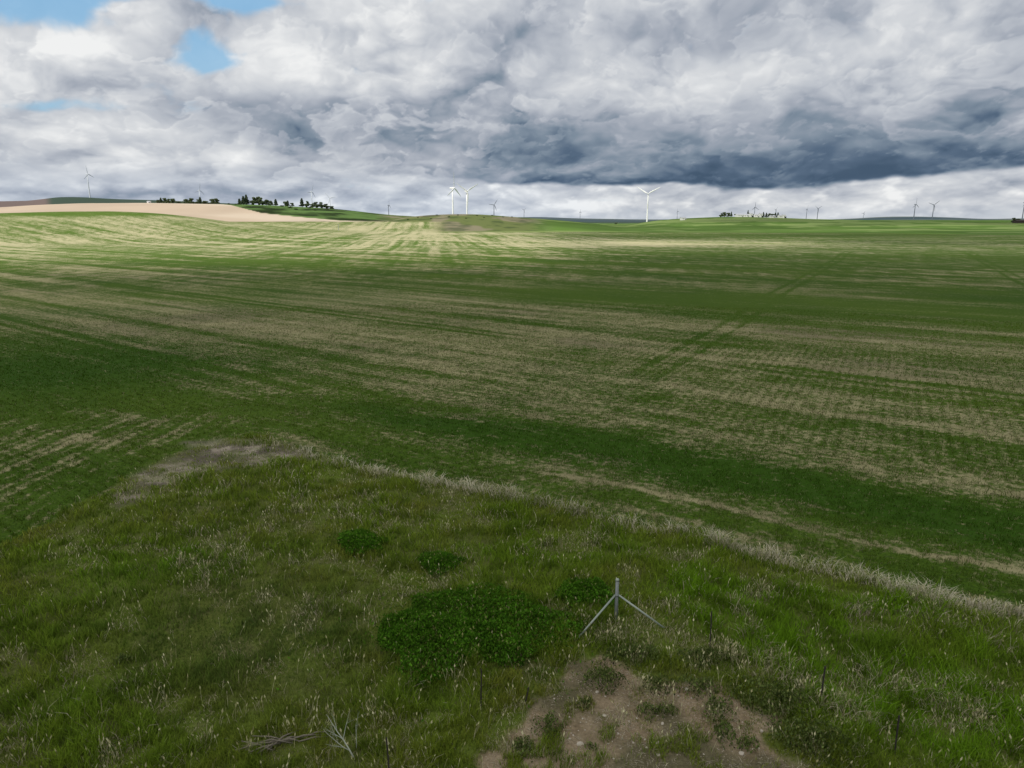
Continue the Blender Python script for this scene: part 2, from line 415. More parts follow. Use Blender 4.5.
    s = n.sep(P); px, py = s[0], s[1]
    def rt(deg, sa, sc_):
        c_, s_ = cos(R(deg)), sin(R(deg))
        return n.xyz(n.mul(n.add(n.mul(px, c_), n.mul(py, s_)), sa), n.mul(n.add(n.mul(px, -s_), n.mul(py, c_)), sc_)), n.add(n.mul(px, -s_), n.mul(py, c_))
    va_, ca_ = rt(-32, .55, 2.4)
    vb_, cb_ = rt(61.4, .8, 2.2)
    nA = n.noise(va_, 1.0, 6, .68); nB = n.noise(vb_, 1.6, 5, .65)
    nC = n.noise(P, 3.2, 5, .75)
    # seed rows 0.55 m apart with wobble
    wob = n.mul(n.noise(P, .25, 3, .5), .9)
    row = n.m('SINE', n.mul(cb_, 2*pi/.62))
    row2 = n.m('SINE', n.mul(n.add(cb_, wob), 2*pi/1.9))
    rw = n.mul(row, n.mul(zc[2], .15))
    sig = n.add(n.add(n.mul(nA, 1.1), n.mul(nB, n.add(.35, n.mul(zc[2], .8)))), n.mul(nC, 2.4))      # mean 1.3
    sig = n.add(n.sub(n.sub(sig, 1.925), n.mul(zc[2], .40)), rw)
    thr = n.add(sig, n.mul(n.sub(zc[0], .5), .95))
    mixf = n.sm(-.30, .34, thr)
    vor = n.noise(P, 9.0, 3, .7)
    gtone = n.mix(zc[1], (.032, .080, .007, 1), (.092, .142, .018, 1))
    gtone = n.mix(n.sm(.35, .7, vor), gtone, (.032, .060, .009, 1))
    stc = n.mix(n.noise(P, .6, 4, .6), (.175, .155, .078, 1), (.37, .34, .185, 1))
    big = n.noise(P, .045, 4, .6)
    soilc = n.mix(n.sm(.4, .7, n.noise(P, 4.0, 4, .7)), (.095, .080, .052, 1), (.175, .15, .10, 1))
    stc = n.mix(n.mul(n.sm(.48, .66, big), .55), stc, soilc)
    rlen = n.vm('LENGTH', P, out=1)
    stc = n.mix(n.mul(n.sm(120, 330, rlen), .7), stc, (.50, .46, .28, 1)); gtone = n.mix(n.mul(n.sm(120, 330, rlen), .6), gtone, (.10, .17, .028, 1))  # sunlit far strip is painted in: straw and green lighten with distance
    fcol = n.mix(mixf, gtone, stc)
    det = n.noise(P, 14.0, 5, .75)
    dv = n.add(.10, n.mul(det, 1.8))
    dcol = n.vm('MULTIPLY', col, n.xyz(dv, dv, dv))
    # small pebbles / litter on the bare soil
    vo = n.n('ShaderNodeTexVoronoi', ins={'Vector': P, 'Scale': 17.0, 'Randomness': 1.0})
    peb = n.mul(n.m('LESS_THAN', vo.outputs['Distance'], .27), n.mul(fn[2], n.sm(.46, .60, n.noise(P, 2.2, 3, .6))))
    dcol = n.mix(n.mul(peb, .7), dcol, (.36, .30, .24, 1))
    nearc = n.mix(fn[0], col, dcol)
    base = n.mix(fld, nearc, fcol)
    bh = n.add(n.mul(n.noise(P, 6.0, 5, .7), .05), n.mul(mixf, .03))
    bump = n.n('ShaderNodeBump', ins={'Strength': n.mul(fn[0], .7), 'Distance': 1.0, 'Height': bh})
    b = n.n('ShaderNodeBsdfPrincipled', ins={'Base Color': base, 'Roughness': .9, 'Specular IOR Level': .02, 'Normal': bump.outputs[0]})
    o = n.n('ShaderNodeOutputMaterial'); n.set(o.inputs[0], b.outputs[0])
    ob = np_mesh('ground', np.stack([x, y, z], 1), L, S, None, m, col=c, smooth=True, extra=ex)
    tag(ob, kind='structure')
build_ground()

# ================================================================== GRASS (stuff nobody could count)
M_grass = leafy('grass_blades', .28); M_dry = leafy('dry_grass_stalks', .2, .8); M_leaf = leafy('broad_leaves', .25, .6)
WEEDS = [  # u, v (middle of patch), half widths in metres, height : leafy patches in the grass
 ((466, 641), 2.75, 1.95, .42, 'large dense dark green leafy plant patch left of the braced post'),
 ((361, 549), .95, .75, .40, 'round dark green leafy plant patch farthest from the bare dirt'),
 ((441, 570), .85, .65, .38, 'small dark green leafy plant patch just beyond the large one'),
 ((582, 606), 1.15, .75, .38, 'low dark green leafy plant patch just behind the braced post')]
def rnd_area(n, r0, r1, a0=-40, a1=40, power=1.6):
    """random points, denser near: pdf in radius ~ r^(1-power)"""
    u = rng.random(n); k = 2-power
    r = (r0**k+u*(r1**k-r0**k))**(1/k); a = np.radians(rng.uniform(a0, a1, n))
    return r*np.sin(a), r*np.cos(a)
def weed_mask(x, y):
    m = 0*x
    for (p, a, b, h, _) in WEEDS:
        cx, cy = g(*p); m = np.maximum(m, 1-ss(.75, 1.1, np.hypot((x-cx)/a, (y-cy)/b)))
    return m
def litcol(a, b, t): return a*(1-t[:, None])+b*t[:, None]
FENCE = [g(*p) for p in [(600,640),(650,640),(708,658),(760,684),(819,705),(895,752),(960,800)]]
FENCE2 = [g(*p) for p in [(612,640),(577,648),(540,690),(481,716),(430,745),(380,790)]]
def line_d(x, y, pts):
    best = np.full(x.shape, 1e9)
    for (x0, y0), (x1, y1) in zip(pts[:-1], pts[1:]):
        dx, dy = x1-x0, y1-y0; t = np.clip(((x-x0)*dx+(y-y0)*dy)/(dx*dx+dy*dy), 0, 1)
        best = np.minimum(best, np.hypot(x-x0-t*dx, y-y0-t*dy))
    return best
DRYB = [(390,690,90,40,.55),(330,690,60,60,.35),(330,560,60,50,.30),(240,545,60,40,.35),(320,630,50,60,.2),(90,545,90,18,.2),(260,500,90,25,.25),(420,740,90,40,.55),(560,690,40,20,.3),(640,655,60,16,.5),(880,640,40,14,.4),(820,740,60,40,.15),(650,640,60,14,.3),(400,500,90,20,.35),(130,660,60,60,.1),(900,690,60,30,.1),(660,600,60,12,.25),(180,520,140,14,.2)]
GREENB = [(120,560,120,30,.6),(60,620,100,40,.3),(760,640,140,30,.75),(900,700,120,40,.8),(620,560,160,25,.35),(230,650,110,60,.1),(980,740,80,40,.7),(700,600,80,18,.5),(880,600,140,20,.35),(60,740,120,40,.25)]
def grass_field(N_):
    x, y = rnd_area(N_, 9.0, 37.5, -42, 42, 2.3)
    Z = zones(x, y); U, V = Z['U'], Z['V']
    fl = line_d(x, y, FENCE); fl2 = line_d(x, y, FENCE2)
    dens = Z['grass']*(1-(.98-.75*ss(.46, .62, fbm(x/.42, y/.42, 241, 3)))*Z['dirt'])*(1-.6*Z['bare'])*(1-.65*weed_mask(x, y))
    cl = fbm(x/.45, y/.45, 131, 3); dens = dens*(.35+1.2*ss(.35, .6, cl))
    k = rng.random(N_) < dens
    x, y, U, V, cl, fl, fl2 = [q[k] for q in (x, y, U, V, cl, fl, fl2)]; dirtd = Z['dirtd'][k]; d = Z['d'][k]; bare = Z['bare'][k]
    n = len(x); z = height(x, y)
    low = blob(U, V, 250, 640, 140, 70)
    big = fbm(x/1.8, y/1.8, 133, 4); mid = fbm(x/.8, y/.8, 137, 3)
    dry = .03+.42*ss(.50, .66, big)*ss(.48, .62, mid)+.5*ss(.60, .74, fbm(x/.55, y/.4, 255, 4))
    for (u, v, ru, rv, w) in DRYB: dry = dry+.36*w*blob(U, V, u, v, ru, rv)*(.3+1.3*ss(.4, .65, mid))
    dry = dry+.42*np.exp(-((fl-.15)/.35)**2)*ss(.3, .6, mid)+.15*np.exp(-(fl2/.5)**2)-.2*low+.35*bare
    grn = .35+(big-.5)*1.0
    for (u, v, ru, rv, w) in GREENB: grn = grn+w*blob(U, V, u, v, ru, rv)
    grn = np.clip(grn+(rng.random(n)-.5)*.25, 0, 1)
    strip = np.exp(-((d+.18)/.42)**2)*ss(-14, -9, x)*(.68+.32*ss(.38, .58, fbm(x/1.6, y/1.6, 261, 3)))
    dry = np.clip(dry+strip*1.2, 0, 1)
    flat = ss(.56, .68, fbm(x/1.2, y/.8, 271, 4))*(1-strip)*(.4+.6*ss(-1, 2, 8-np.abs(U-380)/60.))
    dry = np.clip(dry*(.25+1.1*ss(.40, .62, fbm(x/2.6, y/2.0, 273, 3)))+.75*flat, 0, 1)
    isdry = rng.random(n) < dry*.42+.5*strip
    h = (.12+.16*rng.random(n))*(.6+.8*big)*(1-.62*low)+.10*rng.random(n)*grn+strip*.22
    h = h*(1-.55*flat)*(.65+.8*ss(.35, .65, fbm(x/.9, y/.9, 275, 3)))
    h = h*(1-.5*np.exp(-np.clip(dirtd, 0, 9)/.5))*(1-.5*bare)
    w = .007+.010*rng.random(n)*(1+.4*grn); w = w*np.clip(np.hypot(x, y)/17, .8, 1.8)
    olive = np.array([.245, .255, .042]); vivid = np.array([.165, .315, .016]); dk = np.array([.105, .175, .016])
    ct = litcol(olive, vivid, grn); ct = litcol(ct, dk, np.clip(.75*ss(.45, .7, fbm(x/.6+5, y/.6, 139, 3)), 0, 1))
    lowc = np.array([.080, .125, .045]); ct = ct*(1-.6*low[:, None])+lowc*.6*low[:, None]
    ct = ct*(.65+.7*rng.random(n))[:, None]
    straw = litcol(np.array([.28, .245, .13]), np.array([.66, .60, .42]), rng.random(n)**1.4)
    grayd = ss(.5, .62, vn(x/2.5, y/2.5, 150))[:, None]; straw = straw*(1-.2*grayd)
    straw = straw*(1-strip[:, None]*.8)+np.array([.80, .74, .58])*strip[:, None]*.8
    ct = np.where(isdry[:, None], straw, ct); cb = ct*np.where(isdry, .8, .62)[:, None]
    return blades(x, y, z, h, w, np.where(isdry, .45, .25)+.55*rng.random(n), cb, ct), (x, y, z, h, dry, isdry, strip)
(pG, info) = grass_field(620000)
x, y, z, h, dry, isdry, strip = info
V, L, S, C = pG
keepb = ~isdry
def select(V, L, S, C, k):
    n = k.sum(); V = V.reshape(-1, 5, 3)[k].reshape(-1, 3); C = C.reshape(-1, 5, 3)[k].reshape(-1, 3)
    L = (np.arange(n)[:, None]*5+np.array([0, 1, 2, 3, 3, 2, 4])).ravel(); S = (np.arange(n)[:, None]*7+np.array([0, 4])).ravel()
    return V, L, S, C
v_, l_, s_, c_ = select(V, L, S, C, keepb)
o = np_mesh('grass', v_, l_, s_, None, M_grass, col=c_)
tag(o, 'green and olive rough grass covering the rise in the foreground', 'grass', kind='stuff')
# dry stalks: the dry blades plus seed heads on stalks
ln_k = isdry
parts = [select(V, L, S, C, isdry)]
pk = rng.random(len(x)) < np.clip(dry*.12*(1-.7*ss(.5, .7, fbm(x/1.2, y/.8, 271, 4)))*(.1+2.4*ss(.5, .72, fbm(x/.35, y/.35, 231, 3)))+.003, 0, .3)
hx, hy, hzv = x[pk], y[pk], z[pk]; n = len(hx)
sh = .16+.24*rng.random(n)
hc = litcol(np.array([.32, .30, .13]), np.array([.68, .64, .40]), rng.random(n))
la = rng.uniform(0, 2*pi, n); ln = .05+.14*rng.random(n)
tx, ty, tz = hx+np.cos(la)*ln, hy+np.sin(la)*ln, hzv+sh
w_ = .004+0*hx
V1 = np.empty((n, 5, 3)); V1[:, 0] = np.stack([hx-w_, hy, hzv], 1); V1[:, 1] = np.stack([hx+w_, hy, hzv], 1)
V1[:, 2] = np.stack([(hx+tx)/2+w_, (hy+ty)/2, hzv+sh*.6], 1); V1[:, 3] = np.stack([(hx+tx)/2-w_, (hy+ty)/2, hzv+sh*.6], 1); V1[:, 4] = np.stack([tx, ty, tz], 1)
parts.append(select(V1.reshape(-1, 3), None, None, np.repeat(hc*.7, 5, 0), np.ones(n, bool)))
for q in range(2):
    e1 = np.stack([np.cos(la)*.02, np.sin(la)*.02, .025+.035*rng.random(n)], 1)
    e2 = unit(n)*(.012+.012*rng.random(n))[:, None]
    parts.append(quads(tx, ty, tz, e1, e2, hc))
v_, l_, s_, c_ = join(parts)
nl = 9000
lu, lv = rng.uniform(470, 850, nl), rng.uniform(660, 800, nl); lq = np.array([g(a_, b_) for a_, b_ in zip(lu, lv)]); lx_, ly_ = lq[:, 0], lq[:, 1]
kk = (sdist(lx_, ly_, DIRT) < .4) & (rng.random(nl) < ss(.40, .62, fbm(lx_/.5, ly_/.5, 257, 3))); lx_, ly_ = lx_[kk], ly_[kk]; nl = len(lx_)
lc = litcol(np.array([.22, .19, .13]), np.array([.50, .45, .34]), rng.random(nl))
v2, l2, s2, c2_ = blades(lx_, ly_, height(lx_, ly_)+.015, .06+.12*rng.random(nl), .005+.006*rng.random(nl), np.full(nl, 1.1), lc, lc)
v2 = v2.reshape(-1, 5, 3); v2[:, :, 2] = v2[:, :1, 2]+.012+(v2[:, :, 2]-v2[:, :1, 2])*.12; v2 = v2.reshape(-1, 3)
v_, l_, s_, c_ = join([(v_, l_, s_, c_), (v2, l2, s2, c2_)])
o = np_mesh('dry_grass', v_, l_, s_, None, M_dry, col=c_)
tag(o, 'pale dry grass stalks and seed heads standing among the green grass', 'dry grass', kind='stuff')
print('grass', keepb.sum(), 'dry', isdry.sum(), 'heads', n)

# crop seedlings and stubble in the near part of the field
x, y = rnd_area(430000, 20, 95, -42, 42, 2.1)
ar, cr = rot(x, y, 61.4); wv = (fbm(x/4, y/4, 161, 2)-.5)*.5
snap = rng.random(len(x)) < .55
# pull to the nearest row
rowc = np.round((cr+.155)/.62)*.62-.155+rng.normal(size=len(x))*.06
c_, s_ = cos(R(61.4)), sin(R(61.4)); rx, ry = ar*c_-rowc*s_, ar*s_+rowc*c_
al2, cl2 = rot(x, y, -36); cq = np.round((cl2+wv)/.5)*.5-wv+rng.normal(size=len(x))*.05
c_, s_ = cos(R(-36)), sin(R(-36)); qx, qy = al2*c_-cq*s_, al2*s_+cq*c_
rowok = (sdist(x, y, EDGE) > 11.5) & (rng.random(len(x)) < .5) & (np.hypot(x, y) < 60)
isr = rng.random(len(x)) < ss(520, 640, 512+719*x/y); snap2 = rng.random(len(x)) < .35
x, y = np.where(isr, np.where(snap & rowok, rx, x), np.where(snap2, qx, x)), np.where(isr, np.where(snap & rowok, ry, y), np.where(snap2, qy, y))
Z = zones(x, y)
f = Z['straw']; cl = fbm(x/.5, y/.5, 163, 3)
k = (rng.random(len(x)) < (1-Z['grass'])*(1-Z['bare'])*(.25+.9*ss(.35, .6, cl))) & (Z['d'] > 0)
x, y, f, tn = x[k], y[k], f[k], Z['tone'][k]; n = len(x); z = height(x, y)
isd = rng.random(n) < np.clip((f-.1)*1.05, .02, .8)
hh = np.where(isd, .05+.10*rng.random(n), .06+.10*rng.random(n)); ww = (.012+.012*rng.random(n))*np.clip(np.hypot(x, y)/30, .8, 2.2)
gc = litcol(np.array([.042, .098, .008]), np.array([.12, .175, .022]), np.clip(tn+rng.normal(size=n)*.2, 0, 1)); sc2 = litcol(np.array([.17, .15, .08]), np.array([.44, .40, .23]), rng.random(n))
ct = np.where(isd[:, None], sc2, gc)
o = np_mesh('crop', *[q for q in (lambda t: (t[0], t[1], t[2], None, M_grass))(blades(x, y, z, hh, ww, .3+.6*rng.random(n), ct*.7, ct))], col=blades(x, y, z, hh, ww, .3+.6*rng.random(n), ct*.7, ct)[3])
tag(o, 'young green crop rows coming up through pale straw stubble', 'crop', kind='stuff')

# ================================================================== LEAFY PATCHES
def leaf_patch(name, cx, cy, a, b, h, dens, label, cat, group=None, c0=(.030, .090, .006), c1=(.082, .195, .013), size=.033, upr=.55):
    n = int(dens*a*b); ph = rng.uniform(0, 9)
    t = rng.uniform(0, 2*pi, n); q = np.where(rng.random(n) < .72, np.sqrt(rng.random(n))*.92, np.abs(rng.normal(size=n))*.62) if size > .031 else rng.random(n)**.75
    ed = .62+.75*vn(np.cos(t)*2.2+ph, np.sin(t)*2.2+ph, 5)
    lx, ly = np.cos(t)*q*a*ed, np.sin(t)*q*b*ed
    top = h*np.where(q < 1, np.sqrt(np.clip(1-q**2.5, 0, 1))*.85+.15, .15)*(.55+.75*fbm((lx+cx)/.22, (ly+cy)/.22, 171, 3))
    u = rng.random(n)**.45; lz = u*top+.01
    gz = height(lx+cx, ly+cy)-hz(cx, cy)
    e1 = unit(n); e1[:, 2] = np.abs(e1[:, 2])*.6+upr; e1 /= np.linalg.norm(e1, axis=1)[:, None]
    e2 = np.cross(e1, unit(n)); e2 /= np.linalg.norm(e2, axis=1)[:, None]
    sz = size*(.4+1.2*rng.random(n)**1.5)
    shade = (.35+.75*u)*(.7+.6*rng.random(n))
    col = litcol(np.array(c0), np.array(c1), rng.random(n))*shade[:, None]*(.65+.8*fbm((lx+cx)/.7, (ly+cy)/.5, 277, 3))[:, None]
    yel = rng.random(n) < .06; col[yel] = np.array([.20, .21, .07])*shade[yel][:, None]
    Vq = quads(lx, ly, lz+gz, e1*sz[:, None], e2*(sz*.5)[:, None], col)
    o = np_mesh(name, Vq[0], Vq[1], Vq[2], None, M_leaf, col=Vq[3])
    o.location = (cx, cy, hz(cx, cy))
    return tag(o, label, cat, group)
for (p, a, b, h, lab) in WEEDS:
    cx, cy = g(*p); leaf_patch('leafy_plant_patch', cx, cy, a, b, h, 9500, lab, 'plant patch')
SMALL = [  # small weeds on and around the bare dirt: u, v, half width, half depth, height, label
 ((604,690), .42,.30,.22,'low olive weed clump at the upper edge of the bare dirt'),
 ((659,698), .30,.22,.20,'rounded weed clump right of centre at the top of the dirt'),
 ((585,712), .14,.12,.12,'tiny weed sprig just left of the middle of the dirt'),
 ((548,735), .22,.30,.20,'upright weed clump on the left edge of the dirt'),
 ((646,722), .20,.16,.15,'paired small weed clump in the middle of the dirt'),
 ((664,722), .20,.14,.14,'small weed clump beside its twin in the middle of the dirt'),
 ((716,722), .24,.34,.20,'taller weed clump between the two bare lobes of dirt'),
 ((724,745), .22,.26,.18,'grey green weed clump low in the dirt on the right'),
 ((590,752), .10,.09,.08,'tiny weed by the big pale stone'),
 ((700,700), .34,.26,.22,'weed clump on the narrow neck between grass and dirt'),
 ((748,754), .18,.14,.12,'small weed clump near the lower right rim of the dirt'),
 ((632,668), .60,.28,.26,'dark weed clump in front of the braced post'),
 ((702,672), .55,.26,.24,'dark weed clump below the dry grass line right of the post'),
 ((776,712), .75,.45,.30,'broad dark weed clump right of the bare dirt'),
 ((815,752), .70,.40,.30,'broad dark weed clump at the lower right corner of the dirt'),
 ((124,660), .22,.14,.20,'small dark weed clump alone in the grass at far left'),
 ((522,755), .22,.2,.18,'weed clump at the lower left corner of the dirt')]
for (p, a, b, h, lab) in SMALL:
    cx, cy = g(*p); leaf_patch('weed_clump', cx, cy, a*1.45, b*1.45, h*1.35, 4200, lab, 'weed', 'weeds on and around the bare dirt', (.055, .080, .020), (.14, .185, .050), .030, .9)

# ================================================================== STONES
m_stone = simple('pale_stone', (.42, .37, .30), .85, 0, .35, 14, .3)
def stone(cx, cy, s, label, group='stones scattered on the bare dirt'):
    import bmesh
    bm = bmesh.new(); bmesh.ops.create_icosphere(bm, subdivisions=2, radius=1)
    ph = rng.uniform(0, 50)
    sx, sy, sz = s*rng.uniform(.8, 1.2), s*rng.uniform(.6, 1.0), s*rng.uniform(.4, .65)
    for v in bm.verts:
        c = v.co; k = .75+.5*float(vn(np.array([c.x*1.3+ph]), np.array([c.y*1.3+c.z*1.7+ph]), 3)[0])
        v.co = (c.x*sx*k, c.y*sy*k, max(c.z, -.5)*sz*k)
    me = bpy.data.meshes.new('stone'); bm.to_mesh(me); bm.free(); me.materials.append(m_stone)
    o = bpy.data.objects.new('stone', me); COL.objects.link(o)
    o.location = (cx, cy, hz(cx, cy)+sz*.25); o.rotation_euler = (0, 0, rng.uniform(0, 6))
    return tag(o, label, 'stone', group)
for (p, s, lab) in [((580,748), .075, 'largest pale stone, on the left part of the bare dirt'),
    ((597,699), .045, 'pale flat stone at the top of the dirt below the olive weed'),
    ((657,750), .050, 'pale stone, upper one of the close pair near the bottom'),
    ((658,761), .045, 'pale stone, lower one of the close pair near the bottom'),
    ((686,699), .045, 'pale stone at the foot of the weeds, upper right of the dirt'),
    ((761,739), .050, 'pale stone on the right lobe of the dirt near its rim'),
    ((741,761), .055, 'pale stone low on the right lobe of the dirt'),
    ((662,732), .045, 'pale stone just below the paired weeds in the middle'),
    ((530,752), .045, 'pale stone by the lower left weed clump'),
    ((604,723), .045, 'pale stone left of the middle of the dirt')]:
    cx, cy = g(*p); stone(cx, cy, s, lab)
i = 0
while i < 64:
    u, v = rng.uniform(505, 790), rng.uniform(684, 768); cx, cy = g(u, v)
    if float(sdist(np.array([cx]), np.array([cy]), DIRT)[0]) > -.12: continue
    stone(cx, cy, rng.uniform(.012, .030), 'small pebble lying on the bare reddish dirt', 'pebbles on the bare dirt'); i += 1

# ================================================================== FENCE POSTS
m_galv = simple('galvanised_steel', (.20, .22, .21), .55, .3, .25, 20, 0, .4)
m_pale = simple('pale_galvanised_pipe', (.29, .33, .28), .5, .2, .15, 15, 0, .4)
m_rust = simple('rusted_steel', (.050, .042, .038), .8, .2, .4, 25, .2)
px_, py_ = g(615.5, 630); pz_ = hz(px_, py_)
cp = empty('corner_post', (px_, py_, pz_), 0, label='grey steel corner post held by two pale diagonal braces', cat='fence post')
MB().tube([(0, 0, -.3), (0, 0, 1.16)], .046, 14).build('post', m_galv, cp, True)
MB().rings([[(r_*cos(t), r_*sin(t), zz) for t in np.linspace(0, 2*pi, 14, endpoint=False)] for (r_, zz) in [(.052, 1.155), (.052, 1.19), (.036, 1.215), (.010, 1.225)]]).build('cap', m_pale, cp, True)
MB().tube([(0, 0, .695), (0, 0, .755)], .054, 14).build('clamp', m_galv, cp, True)
for (pu, pv, k) in [(575, 648, -1), (664, 639, 1)]:
    bx, by = g(pu, pv); bz = hz(bx, by)
    br = MB().tube([(.05*k, -.02, .735), (bx-px_, by-py_, bz-pz_-.02)], .026, 10).build('brace', m_pale, cp, True)
def tpost(u, v, hgt, lean, label):
    cx, cy = g(u, v); t = empty('steel_fence_post', (cx, cy, hz(cx, cy)), rng.uniform(-.4, .4), label=label, cat='fence post', group='thin steel posts along the old fence line')
    t.rotation_euler[0] = lean[0]; t.rotation_euler[1] = lean[1]
    b = MB(); b.box((0, 0, hgt/2-.1), (.030, .008, hgt+.2)); b.box((0, -.0165, hgt/2-.1), (.008, .025, hgt+.2)); b.build('post', m_rust, t)
tpost(481, 718, 1.08, (0, .02), 'thin rusty steel post standing left of the bare dirt')
tpost(709, 660, 1.05, (0, -.02), 'thin dark steel post nearest the braced corner post on the right')
tpost(819, 710, .98, (0, .03), 'thin dark steel post in the pale grass right of the dirt')
tpost(894, 757, .95, (0, -.02), 'thin dark steel post nearest the lower right corner')
tpost(390, 768+14, 1.0, (0, -.03), 'thin dark steel post at the bottom edge near the dead branch')
tpost(525, 712, .50, (.1, .16), 'short leaning broken stake at the upper left of the dirt')

# ================================================================== DEAD BRANCH
m_dead = simple('bleached_dead_wood', (.30, .32, .25), .8, 0, .25, 12, .2)
m_dark = simple('weathered_dark_wood', (.16, .14, .105), .9, 0, .4, 10, .3)
def branch(b, p, d, l, r_, depth, spread=.6):
    pts = [np.array(p)]; rad = [r_]; d = np.array(d, float); d /= np.linalg.norm(d)
    for i_ in range(5):
        d = d+rng.normal(size=3)*.10; d[2] = max(d[2], -.12); d /= np.linalg.norm(d); pts.append(pts[-1]+d*l/5); rad.append(r_*(1-.16*(i_+1)))
    b.tube(pts, rad, 6)
    if depth:
        for k in range(3):
            i_ = 1+k+int(rng.random() < .4); i_ = min(i_, 4)
            nd = d+rng.normal(size=3)*spread; nd[2] = abs(nd[2])*.6
            branch(b, pts[i_], nd, l*rng.uniform(.35, .6), rad[i_]*.65, depth-1, spread)
rng = np.random.default_rng(4); cx, cy = g(354, 764); db = MB()
branch(db, (0, 0, 0), (-.55, .6, .42), 1.05, .020, 2, .5); branch(db, (-.10, .1, .08), (-.9, .25, .25), .75, .012, 2, .5); branch(db, (.02, .2, .05), (-.05, .3, 1), .75, .009, 1, .35)
o = db.build('dead_branch', m_dead, None, True); o.location = (cx, cy, hz(cx, cy)+.10); tag(o, 'bleached dead forked branch lying in the grass at the bottom edge', 'branch')
rng = np.random.default_rng(8); cx, cy = g(288, 744); db = MB()
for k in range(16):
    sx, sy = rng.uniform(-.85, .6), rng.uniform(-.14, .14); an = rng.normal()*.3+.25
    l = rng.uniform(.4, 1.0); db.tube([(sx-l/2*cos(an), sy-l/2*sin(an)+sx*.25, .04+.06*rng.random()), (sx, sy+sx*.25, .10+.08*rng.random()), (sx+l/2*cos(an), sy+l/2*sin(an)+sx*.25, .04+.06*rng.random())], [.012, .018, .008], 6)
o = db.build('brush_pile', m_dark, None, True); o.location = (cx, cy, hz(cx, cy)); tag(o, 'low dark heap of fallen twigs left of the dead branch', 'brush pile')

# ================================================================== TREES
m_bark = simple('bark', (.06, .05, .04), .9, 0, .3, 2)
def tree_mesh(kind, seed):
    rg = np.random.default_rng(seed); tr = MB(); tr.tube([(0, 0, -1), (.1, 0, 2), (-.1, .1, 5), (.1, 0, 8.5)], [.42, .34, .22, .07], 8)
    pts = []
    if kind == 'pine':
        for k in range(26):
            zc = 1.6+k*.38; rr = 2.6*(1-(zc-1.2)/11)+.25; nb = 6
            for q in range(nb):
                a = rg.uniform(0, 6.3); l = rr*rg.uniform(.6, 1.1)
                pts.append((cos(a)*l*.6, sin(a)*l*.6, zc, l*.5, .38))
    else:
        for k in range(17):
            a = rg.uniform(0, 6.3); q = rg.uniform(.3, 2.6); zc = rg.uniform(.9, 8.4) if kind == 'broad' else rg.uniform(.7, 4.6)
            q *= 1.15-abs(zc-3.4)/8
            pts.append((cos(a)*q, sin(a)*q, zc, rg.uniform(1.0, 1.7), rg.uniform(.9, 1.4)))
            if kind == 'broad': tr.tube([(0, 0, zc*.45), (cos(a)*q*.6, sin(a)*q*.6, zc*.8), (cos(a)*q, sin(a)*q, zc)], [.14, .09, .04], 5)
    P = []
    per = 26 if kind == 'pine' else 190
    for (cx, cy, cz, a, b) in pts:
        v = rg.normal(size=(per, 3)); v /= np.linalg.norm(v, axis=1)[:, None]; v *= (rg.random(per)**.4)[:, None]
        P.append(np.array([cx, cy, cz])+v*np.array([a, a, b]))
    P = np.concatenate(P); n = len(P)
    e1 = rg.normal(size=(n, 3)); e1 /= np.linalg.norm(e1, axis=1)[:, None]; e2 = np.cross(e1, rg.normal(size=(n, 3))); e2 /= np.linalg.norm(e2, axis=1)[:, None]
    s_ = .24+.2*rg.random(n)
    c0, c1 = ((.06, .085, .055), (.11, .15, .085)) if kind == 'pine' else ((.075, .105, .06), (.16, .205, .10))
    col = litcol(np.array(c0), np.array(c1), np.clip(rg.random(n)*.6+.4*(P[:, 2]/9), 0, 1))
    return tr, quads(P[:, 0], P[:, 1], P[:, 2], e1*s_[:, None], e2*(s_*.8)[:, None], col)
def tree_proto(kind, seed):
    t = empty('pine_tree' if kind == 'pine' else ('shrub' if kind == 'bush' else 'broadleaf_tree'), (0, 0, 0))
    tr, q = tree_mesh(kind, seed)
    if kind != 'bush': tr.build('trunk', m_bark, t, True)
    np_mesh('crown', q[0], q[1], q[2], None, M_leaf, col=q[3], parent=t)
    return t
protos = {('pine', 0): tree_proto('pine', 1), ('pine', 1): tree_proto('pine', 2), ('broad', 0): tree_proto('broad', 3), ('broad', 1): tree_proto('broad', 4), ('broad', 2): tree_proto('broad', 5), ('bush', 0): tree_proto('bush', 6)}
used = set()
def at_r(u, r):
    k = (u-512)/719; y = r/math.sqrt(1+k*k); return k*y, y
def put_tree(kind, var, u, r, hgt, wid, label, group):
    p = protos[(kind, var)]
    t = p if (kind, var) not in used else copy_tree(p)
    used.add((kind, var))
    x, y = at_r(u, r); base = {'pine': 11.4, 'broad': 9.8, 'bush': 5.6}[kind]; bw = {'pine': 5.0, 'broad': 6.4, 'bush': 6.0}[kind]
    s = hgt/base; sw = wid/bw
    t.location = (x, y, hz(x, y)-.2*s); t.scale = (sw, sw, s); t.rotation_euler = (0, 0, rng.uniform(0, 6))
    tag(t, label, 'shrub' if kind == 'bush' else 'tree', group); return t
ORD = ['first', 'second', 'third', 'fourth', 'fifth', 'sixth', 'seventh', 'eighth', 'ninth', 'tenth', 'eleventh', 'twelfth', 'thirteenth', 'fourteenth', 'fifteenth']
def tree_run(lst, r, where, group):
    for i_, (kind, u, hp, wp) in enumerate(lst):       # heights and widths as angles (px at 737 per radian)
        rr = r+rng.uniform(-25, 25); nm = {'pine': 'dark conifer', 'broad': 'dark rounded tree', 'bush': 'low dark shrub'}[kind]
        put_tree(kind, int(rng.integers(0, {'pine': 2, 'broad': 3, 'bush': 1}[kind])), u, rr, hp*rr/737, wp*rr/737,
                 '%s, %s from the left in the %s' % (nm, ORD[i_], where), group)
